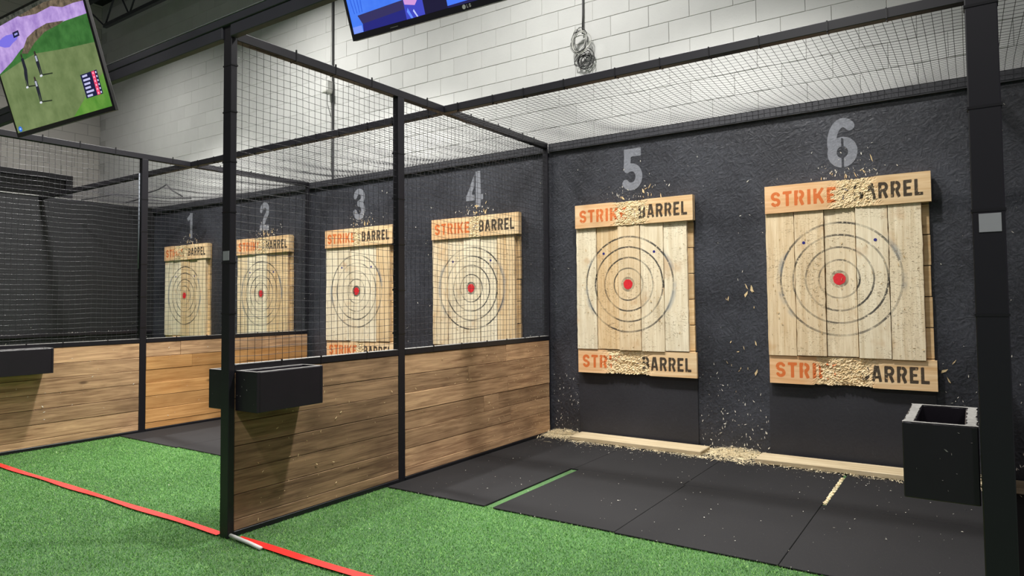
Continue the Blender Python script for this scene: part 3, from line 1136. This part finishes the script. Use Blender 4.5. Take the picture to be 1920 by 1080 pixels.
# ================================================================ AXE BOXES
def axe_box(x0, x1, y0, y1, z0, z1, label):
    cx, cy = (x0 + x1) / 2, (y0 + y1) / 2
    R = root('axe_box', (cx, cy, z0), label, 'box', 'black wooden axe boxes on the posts')
    hx, hy, H = (x1 - x0) / 2, (y1 - y0) / 2, z1 - z0
    t, e = .019, .034
    box('front_board', -hx, hx, -hy, -hy + t, 0, H, M_boxpaint, R, .003)
    box('rear_board', -hx, hx, hy - t, hy, 0, H, M_boxpaint, R, .003)
    box('side_board', -hx, -hx + e, -hy + t, hy - t, 0, H - .001, M_boxpaint, R, .003)
    box('side_board', hx - e, hx, -hy + t, hy - t, 0, H - .001, M_boxpaint, R, .003)
    box('bottom_board', -hx + e, hx - e, -hy + t, hy - t, 0, .02, M_boxpaint, R)
    # worn top edges: ragged pale strips
    for (a0, a1, b0, b1) in ((-hx, hx, -hy, -hy + t), (-hx, hx, hy - t, hy), (-hx, -hx + e, -hy + t, hy - t), (hx - e, hx, -hy + t, hy - t)):
        n = 26
        vs, fs = [], []
        alongx = (a1 - a0) > (b1 - b0)
        for i in range(n + 1):
            s = i / n
            w0, w1 = random.uniform(0, .22), random.uniform(.80, 1.0)
            if alongx:
                vs += [(a0 + (a1 - a0) * s, b0 + (b1 - b0) * w0 - .0015, H + .0012), (a0 + (a1 - a0) * s, b0 + (b1 - b0) * w1, H + .0012)]
            else:
                vs += [(a0 + (a1 - a0) * w0, b0 + (b1 - b0) * s, H + .0012), (a0 + (a1 - a0) * w1, b0 + (b1 - b0) * s, H + .0012)]
        fs = [(2 * i, 2 * i + 1, 2 * i + 3, 2 * i + 2) for i in range(n)]
        raw_mesh('worn_edge', vs, fs, M_scuff_lit, R)
    chips('paint_nicks', 9, lambda: (random.uniform(-hx + .01, hx - .01), -hy, random.uniform(.02, H - .02)), M_scuff_lit, R, .004, .014, .002, 'Y', -1, .9)
    return R


BZ = (.732, .965)
axe_box(.036, .245, -3.516, -3.057, *BZ, 'black axe box on the right side of the slim front post')
axe_box(-.215, -.046, -3.53, -3.07, *BZ, 'black axe box on the left side of the slim front post')
axe_box(X_B + .036, X_B + .245, -3.516, -3.057, *BZ, 'black axe box on the far divider at the left edge')
axe_box(3.501, 3.697, -3.53, -3.13, .748, .975, 'open black axe box on the wide near post')

# ================================================================ TARGETS
def strip_mesh(seed, bottom, wear, z0, z1, yf, depth, xl=-.610, xr=.612):
    rng = np.random.default_rng(seed)
    nxs, nzs = 160, 30
    xs = np.linspace(xl, xr, nxs + 1)
    zs = np.linspace(0, z1 - z0, nzs + 1)
    X, Z = np.meshgrid(xs, zs, indexing='ij')
    H = z1 - z0
    lz, lh = H * .5 - .064, .126
    orange = text_field('STRIKE', X, Z, -.560, -.050, lz, lh)
    black = text_field('BARREL', X, Z, .080, .560, lz, lh)
    # tiny upright THE between the words
    grey = text_field('THE', Z, -X, lz + .012, lz + lh - .012, -.045, .048)
    c0, half = wear
    n = np.zeros_like(X)
    for k, (sc, am) in enumerate(((9, .5), (21, .32), (47, .3), (90, .22))):
        a, b, c, d = rng.uniform(0, 6.28, 4)
        n += am * np.sin(X * sc + a + 1.7 * np.sin(Z * sc * .8 + b)) * np.sin(Z * sc * 1.6 + c + 1.3 * np.sin(X * sc * .7 + d))
    chop = np.clip(1.15 - (np.abs(X - c0) / half) ** 2 * 1.0 + .35 * n - (.25 if not bottom else .0) * (Z / H > .75), 0, 1) * (1.0 if bottom else .80)
    rough = rng.normal(0, 1, X.shape)
    Y = yf + chop * (.008 + .006 * np.clip(n, -1, 1) + .0030 * rough)
    Zp = Z.copy()
    # ragged long edge where the blades land
    edge = chop[:, 0] if bottom else chop[:, -1]
    rag = edge * (.008 + .010 * np.clip(n[:, 0] + .4 * rough[:, 0], -.6, 1.2))
    fr = Z / H
    Zp = Z + (rag[:, None] * (1 - fr) if bottom else -rag[:, None] * fr) * (np.abs(fr - (0 if bottom else 1)) < .5)
    V = np.stack([X, Y, Zp + z0], -1).reshape(-1, 3).tolist()
    m1 = nzs + 1
    F = [(i * m1 + j, (i + 1) * m1 + j, (i + 1) * m1 + j + 1, i * m1 + j + 1) for i in range(nxs) for j in range(nzs)]
    rim = [i * m1 for i in range(nxs + 1)] + [nxs * m1 + j for j in range(1, m1)] + [i * m1 + nzs for i in range(nxs - 1, -1, -1)] + [j for j in range(nzs - 1, 0, -1)]
    b = len(V)
    for r in rim:
        V.append([V[r][0], yf + depth, V[r][2]])
    nr_ = len(rim)
    for k in range(nr_):
        k2 = (k + 1) % nr_
        F.append((rim[k], b + k, b + k2, rim[k2]))
    F.append(tuple(range(b, b + nr_)))
    me = bpy.data.meshes.new('header_board')
    me.from_pydata(V, [], F)
    for nm, arr, pad in (('orange_ink', orange, 9.), ('black_ink', black, 9.), ('grey_ink', grey, 9.), ('chop', chop, 0.)):
        at = me.attributes.new(nm, 'FLOAT', 'POINT')
        at.data.foreach_set('value', np.concatenate([arr.reshape(-1), np.full(nr_, pad)]).astype(np.float32))
    me.materials.append(M_strip)
    return me


TOP_WEAR = {'1': (-.14, .26), '2': (-.02, .20), '3': (-.01, .11), '4': (.02, .10), '5': (-.01, .20), '6': (.07, .20)}
BOT_WEAR = {'1': (0, .2), '2': (0, .2), '3': (.02, .10), '4': (0, .2), '5': (-.08, .24), '6': (-.03, .23)}
for tx, ch in TARGETS:
    R = root('axe_target', (tx, 0, 0), 'pale plank axe target with rings under the grey number ' + {'1': 'one', '2': 'two', '3': 'three', '4': 'four', '5': 'five', '6': 'six'}[ch], 'axe target', 'wooden axe targets on the black wall')
    sd = 100 + int(ch)
    rr = random.Random(sd)
    # horizontal backer planks
    zb = .655
    for k in range(7):
        hh = .2315
        box('backer_plank', -.612 + rr.uniform(-.004, .004), .592 + rr.uniform(-.006, .006), -.040 + rr.uniform(-.002, .002), -.0245 if zb < .70 else -.0128, zb, zb + hh - .003, M_backer, R, .002)
        zb += hh + .0035
    xe = [-.616 + .2328 * k for k in range(6)]
    fronts = []
    for k in range(5):
        yf = -.079 + rr.uniform(-.008, .006)
        fronts.append(yf)
        x0, x1 = xe[k] + rr.uniform(.001, .005), xe[k + 1] - rr.uniform(.001, .008)
        zt, zbm = 2.070, .882 + rr.uniform(-.006, .006)
        bm = bmesh.new()
        vs = []
        for (z, s) in [(zbm + (zt - zbm) * q / 26, q) for q in range(27)]:
            wl, wr = rr.gauss(0, .0011), rr.gauss(0, .0011)
            vs.append([bm.verts.new((x0 + wl, yf, z)), bm.verts.new((x1 + wr, yf, z)), bm.verts.new((x1 + wr, -.042, z)), bm.verts.new((x0 + wl, -.042, z))])
        for a, b in zip(vs[:-1], vs[1:]):
            for q in range(4):
                bm.faces.new((a[q], a[(q + 1) % 4], b[(q + 1) % 4], b[q]))
        bm.faces.new(vs[0][::-1])
        bm.faces.new(vs[-1])
        link('target_plank', mesh_of(bm), M_target, R)
    def curl():
        k = rr.choice((0, 1, 1, 2, 2, 3, 4))
        return (rr.uniform(xe[k] + .02, xe[k + 1] - .02), fronts[k] - .0006, min(max(rr.gauss(1.35, .30), .91), 2.04))
    chips('wood_curls', 230, curl, M_curl, R, .006, .026, .0045, 'Y', -1, .75)
    o = link('header_board', strip_mesh(sd, False, TOP_WEAR[ch], 2.072, 2.302, -.100, .058), None, R)
    o['label'] = 'top board stencilled STRIKE in orange and BARREL in black'
    o = link('footer_board', strip_mesh(sd + 50, True, BOT_WEAR[ch], .648, .878, -.070, .028), None, R)
    o['label'] = 'bottom board stencilled STRIKE in orange and BARREL in black'
    disc('bullseye', (BULL_X, fronts[2] - .0012, BULL_Z), .047, .003, M_redpaint, R, 30, .02)
    for dx, dz, pk in ((-.262, .304, 1), (.270, .298, 3)):
        disc('blue_dot', (BULL_X + dx, fronts[pk] - .0012, BULL_Z + dz), .0125, .003, M_blue, R, 16)

# ================================================================ TELEVISIONS
def tv(name, BL, e, u, w, label, s):
    e, u = Vector(e).normalized(), Vector(u).normalized()
    y = u.cross(e).normalized()
    u = e.cross(y).normalized()
    BL = CAM + (Vector(BL) - CAM) * s
    w *= s
    h = w / 1.72
    R = root(name, (0, 0, 0), label, 'television', 'televisions hung from the header')
    mtx = Matrix((e, y, u)).transposed().to_4x4()
    R.matrix_world = Matrix.Translation(BL) @ mtx
    bm = bmesh.new()
    box_bm(bm, 0, w, 0, .022, 0, h, .003)
    link('housing', mesh_of(bm), M_tvside, R)
    bm = bmesh.new()
    box_bm(bm, w * .2, w * .8, .022, .065, h * .15, h * .75, .006)
    link('rear_cover', mesh_of(bm), M_tv, R)
    box('mount_arm', w * .47, w * .53, .065, .125, h * .40, h * .62, M_steel, R, .003)
    bz, bb = .014, .030
    for nm, (a, b, c, d) in (('bezel', (0, bz, 0, h)), ('bezel', (w - bz, w, 0, h)), ('bezel', (bz, w - bz, h - bz, h)), ('bezel', (bz, w - bz, 0, bb))):
        box(nm, a, b, -.006, .002, c, d, M_tv, R, .0015)
    return R, w, h, bz, bb


_em = {}


def em(r, g, b, s=1.0):
    k = (r, g, b, s)
    if k not in _em:
        _em[k] = emit('screen_light_%d_%d_%d' % (r, g, b), lin(r, g, b), s)
    return _em[k]


def screen(R, w, h, shapes):
    """flat picture: stacked polygons in screen fractions"""
    v, f, mi, mats = [], [], [], []
    for lay, (pts, m) in enumerate(shapes):
        if m not in mats:
            mats.append(m)
        b = len(v)
        for (a, c) in pts:
            a = min(max(a, 14e-3 / w), 1 - 14e-3 / w)
            c = min(max(c, 30e-3 / h), 1 - 14e-3 / h)
            v.append((a * w, -.0004 - lay * .00003, c * h))
        f.append(tuple(range(b, b + len(pts))))
        mi.append(mats.index(m))
    o = raw_mesh('screen', v, f, None, R)
    for m in mats:
        o.data.materials.append(m)
    for p, k in zip(o.data.polygons, mi):
        p.material_index = k
    return o


def rect(a, b, c, d):
    return [(a, c), (b, c), (b, d), (a, d)]


def blob(cx, cz, rx, rz, n=12, j=0.25):
    return [(cx + rx * math.cos(6.283 * k / n) * (1 + random.uniform(-j, j)), cz + rz * math.sin(6.283 * k / n) * (1 + random.uniform(-j, j))) for k in range(n)]


def noisy(base, c1, c2, scale):
    t = NT(base)
    v = t.coords(False)
    n = t.noise(v, scale, 5, .65)
    c = t.ramp(n, [(.35, c1), (.65, c2)])
    t.set(Base_Color=(0, 0, 0, 1), Roughness=.35)
    t.l(c, t.p.inputs['Emission Color'])
    t.p.inputs['Emission Strength'].default_value = 1.0
    return t.m


G1 = noisy('screen_putting_green', lin(94, 112, 68), lin(118, 134, 88), 6)
G2 = noisy('screen_dark_fairway', lin(44, 92, 40), lin(66, 120, 58), 8)
G3 = noisy('screen_bright_fringe', lin(74, 128, 44), lin(104, 150, 62), 8)
SAND = noisy('screen_lilac_sand', lin(150, 120, 190), lin(196, 168, 226), 9)
BUSH = noisy('screen_dry_brush', lin(56, 50, 40), lin(128, 112, 92), 22)
TREE = noisy('screen_tree_line', lin(30, 36, 30), lin(86, 86, 78), 20)
R1, w1, h1, _, _ = tv('hanging_television', (-2.623, -3.689, 2.694), (1, .03, -.009), (.017, -.282, .959), 1.46, 'hanging television showing golfers on a green at the left edge', .955)
sh = [(rect(0, 1, 0, 1), G1),
      ([(0, .56), (.25, .60), (.44, .617), (.70, .57), (1, .53), (1, 1), (0, 1)], G2),
      ([(.62, .03), (1, .03), (1, .30), (.85, .22), (.70, .10)], G3),
      ([(0, .57), (.18, .63), (.30, .69), (.42, .72), (.55, .765), (.70, .765), (.85, .755), (1, .745), (1, 1), (0, 1)], SAND),
      ([(.30, .66), (.36, .64), (.46, .70), (.58, .745), (.74, .755), (.78, .765), (.62, .80), (.50, .79), (.40, .76)], BUSH),
      ([(.40, .93), (.55, .90), (.70, .905), (.80, .86), (.90, .855), (1, .84), (1, 1), (.3, 1)], BUSH),
      ([(0, .93), (.35, .945), (.65, .955), (1, .90), (1, 1), (0, 1)], TREE),
      (blob(.20, .80, .10, .045), em(120, 110, 220)),
      (rect(.27, .335, .80, .845), em(24, 26, 60)), (rect(.285, .32, .815, .83), em(150, 150, 220)),
      (rect(.786, .938, .148, .335), em(22, 24, 62)), (rect(.888, .915, .150, .333), em(232, 72, 110))]
for k in range(6):
    zc = .318 - k * .031
    sh += [(rect(.80, .80 + random.uniform(.045, .07), zc - .008, zc + .008), em(190, 190, 230)),
           (rect(.896, .906, zc - .006, zc + .006), em(255, 190, 210)), (rect(.921, .931, zc - .007, zc + .007), em(210, 210, 240))]
for (xa, za, xb, zb) in ((.262, .39, .292, .655), (.434, .44, .432, .63), (.354, .235, .358, .44)):
    H_ = zb - za
    sh += [([(xb - .014, zb - H_ * .12), (xb + .014, zb - H_ * .12), (xb + .016, zb - H_ * .5), (xa + .012, za), (xa + .002, za), (xa + .003, za + H_ * .4), (xa - .004, za), (xa - .012, za), (xb - .016, zb - H_ * .5)], em(30, 32, 44)),
           (blob(xb, zb - H_ * .05, .009, .020, 10, .05), em(52, 40, 40)),
           (blob(xa - .005, za - .005, .014, .010, 8, .1), em(210, 214, 225)),
           ([(xa + .01, za - .008), (xa + .11, za - .022), (xa + .112, za - .012), (xa + .01, za + .004)], em(40, 50, 34))]
sh += [(rect(xb_ - .010, xb_ + .008, zb_ - .075, zb_ - .03), em(170, 176, 190)) for xb_, zb_ in ((.358, .44), (.432, .63))]
sh += [(blob(.05, .066, .020, .024, 14, .04), em(50, 110, 220)), (rect(.041, .059, .058, .074), em(150, 195, 250))]
screen(R1, w1, h1, sh)

R2, w2, h2, _, _ = tv('hanging_television', (.981, -3.458, 2.737), (.998, .068, .005), (.018, -.328, .945), 1.46, 'hanging television with a blue studio picture at the top centre', .93)
BLUE = noisy('screen_blue_backdrop', lin(58, 110, 232), lin(84, 140, 250), 2.5)
sh = [(rect(0, 1, 0, 1), em(34, 30, 84)), (rect(0, .34, .10, 1), BLUE),
      ([(0, .027), (.06, .027), (.06, .10), (.045, .16), (0, .30)], BLUE),
      (rect(.0, .054, .027, .078), em(120, 150, 250)),
      ([(.045, .135), (.27, .148), (.28, .03), (.056, .03), (.060, .084)], em(34, 36, 120)),
      ([(.045, .137), (.26, .150), (.275, .10), (.060, .084)], em(50, 46, 92)),
      ([(.255, .027), (.335, .04), (.335, .20), (.255, .20)], em(62, 70, 190)),
      ([(.258, .122), (.30, .104), (.312, .125), (.318, .30), (.25, .30)], em(206, 150, 216)),
      ([(.268, .100), (.284, .036), (.275, .034), (.262, .08)], em(100, 140, 250)), ([(.292, .085), (.305, .040), (.30, .038), (.288, .075)], em(190, 200, 250)),
      (rect(.335, .43, .03, 1), em(24, 20, 52)),
      ([(.43, .050), (.70, .056), (.70, 1), (.43, 1)], em(70, 120, 245))]
for k in range(4):
    sh.append(([(.02 + k * .018, .30), (.024 + k * .018, .30), (.035 + k * .012, .15), (.032 + k * .012, .15)], em(44, 92, 214)))
screen(R2, w2, h2, sh)
# maker's badge in the middle of the lower bezel: a ring and two letters
badge = em(190, 190, 196, .55)
v, f = [], []
lx, lz = w2 * .495, .0165
for k in range(20):
    a = 6.283 * k / 20
    v.append((lx + .0095 * math.cos(a), -.0068, lz + .0095 * math.sin(a)))
f.append(tuple(range(20)))
raw_mesh('badge_disc', v, f, M_white, R2)
for i, chs in enumerate('LG'):
    st = .0012
    xs = np.arange(0, .014, st)
    Xg, Zg = np.meshgrid(xs, np.arange(0, .0165, st), indexing='ij')
    D = glyph(chs, Xg / .016, Zg / .016)
    vv, ff = [], []
    for a in range(Xg.shape[0] - 1):
        for b in range(Xg.shape[1] - 1):
            if D[a, b] < 0:
                k = len(vv)
                x, z = lx + .014 + i * .0125 + a * st, lz - .008 + b * st
                vv += [(x, -.0068, z), (x + st, -.0068, z), (x + st, -.0068, z + st), (x, -.0068, z + st)]
                ff.append((k, k + 1, k + 2, k + 3))
    raw_mesh('badge_letter', vv, ff, M_white, R2)
box('status_light', w2 * .18, w2 * .215, -.0068, -.004, .012, .015, M_scuff_lit, R2)

# ================================================================ THINGS ON THE BLOCK WALL
cond = root('wall_conduit', (-3.352, -.012, 2.99), 'dark vertical conduit with a light fitting on the white block wall', 'conduit')
box('conduit_pipe', -.014, .014, -.014, .010, 0.0, 3.4, M_cable_d, cond, .004)
tube('loose_wire', [(-.03, -.004, 0.1), (-.032, -.006, 1.0), (-.028, -.02, 1.4), (-.035, -.004, 2.0), (-.03, -.004, 3.2)], .004, M_cable_l, cond, 6)
box('fitting_box', -.075, .02, -.11, -.015, 1.16, 1.30, M_white, cond, .008)
box('fitting_lens', -.06, .03, -.13, -.03, 1.13, 1.16, M_cable_l, cond, .005)
tube('drop_wire', [(-.04, -.06, 1.13), (-.05, -.05, 1.0), (-.012, -.02, .82)], .004, M_cable_d, cond, 6)

coil = root('cable_coil', (.449, -.02, 4.06), 'coiled pale cable hanging in a tangle on the white block wall', 'cable')
tube('hanging_cable', [(.012, 0, 1.2), (.008, 0, .6), (.004, -.004, .2), (0, -.01, .0)], .009, M_cable_d, coil, 8)
rr = random.Random(3)
for k in range(7):
    cx, cz = rr.uniform(-.02, .02), -.10 + rr.uniform(-.02, .02)
    rx, rz = rr.uniform(.055, .105), rr.uniform(.08, .13)
    a0 = rr.uniform(0, 6)
    pts = [(cx + rx * math.cos(a0 + 6.283 * i / 28), -.05 - .022 * k / 7 + .012 * math.sin(i * .5 + k), cz + rz * math.sin(a0 + 6.283 * i / 28)) for i in range(28)]
    tube('cable_loop', pts, .0042, M_cable_l if k % 3 else M_cable_d, coil, 5, True)
for k in range(9):
    cx, cz = .03 + rr.uniform(-.03, .03), -.28 + rr.uniform(-.04, .03)
    rx, rz = rr.uniform(.04, .10), rr.uniform(.035, .09)
    tl = rr.uniform(-1, 1)
    pts = []
    for i in range(24):
        a = 6.283 * i / 24
        px, pz = rx * math.cos(a), rz * math.sin(a)
        pts.append((cx + px * math.cos(tl) - pz * math.sin(tl), -.012 - .003 * k + .01 * math.sin(a * 2 + k), cz + px * math.sin(tl) + pz * math.cos(tl)))
    tube('cable_loop', pts, .004, M_cable_d, coil, 5, True)

# cables lying over the overhead net in the first lane
wv = [(-7.75, -.5, 3.02), (-7.5, -.42, 3.06), (-7.2, -.5, 3.10), (-6.9, -.42, 3.16), (-6.72, -.4, 3.22), (-6.6, -.38, 3.12), (-6.45, -.3, 3.02)]
o = tube('loose_cable', wv, .012, M_cable_d, None, 6)
tag(o, 'dark loose cable bent over the net above lane one', 'cable')
o = tube('loose_cable', [(-7.6, -1.2, 2.96), (-7.2, -.9, 3.05), (-6.9, -.7, 3.02), (-6.5, -.5, 2.97), (-6.2, -.3, 2.97)], .009, M_cable_d, None, 6)
tag(o, 'thin dark cable lying slack across the net above lane one', 'cable')

# the one lamp that enters the picture
lamp = root('high_bay_lamp', (-7.25, LAMP_Y, LAMP_Z + .02), 'bright round high-bay lamp behind the golf television', 'lamp')
vv, ff = [], []
prof = [(.02, .30), (.10, .28), (.12, .16), (.20, .10), (.235, .02), (.235, .0)]
for (r, z) in prof:
    for k in range(24):
        vv.append((r * math.cos(6.283 * k / 24), r * math.sin(6.283 * k / 24), z))
for i in range(len(prof) - 1):
    for k in range(24):
        k2 = (k + 1) % 24
        ff.append((i * 24 + k, i * 24 + k2, (i + 1) * 24 + k2, (i + 1) * 24 + k))
raw_mesh('housing', vv, ff, M_header, lamp, True)
vv = [(.23 * math.cos(6.283 * k / 24), .23 * math.sin(6.283 * k / 24), .004) for k in range(24)]
raw_mesh('lens', vv, [tuple(range(24))], emit('lamp_lens', (1, .97, .92, 1), 12), lamp)
tube('suspension_rod', [(0, 0, .29), (0, 0, Z_DECK - LAMP_Z - .02)], .01, M_header, lamp, 6)

bpy.context.view_layer.update()
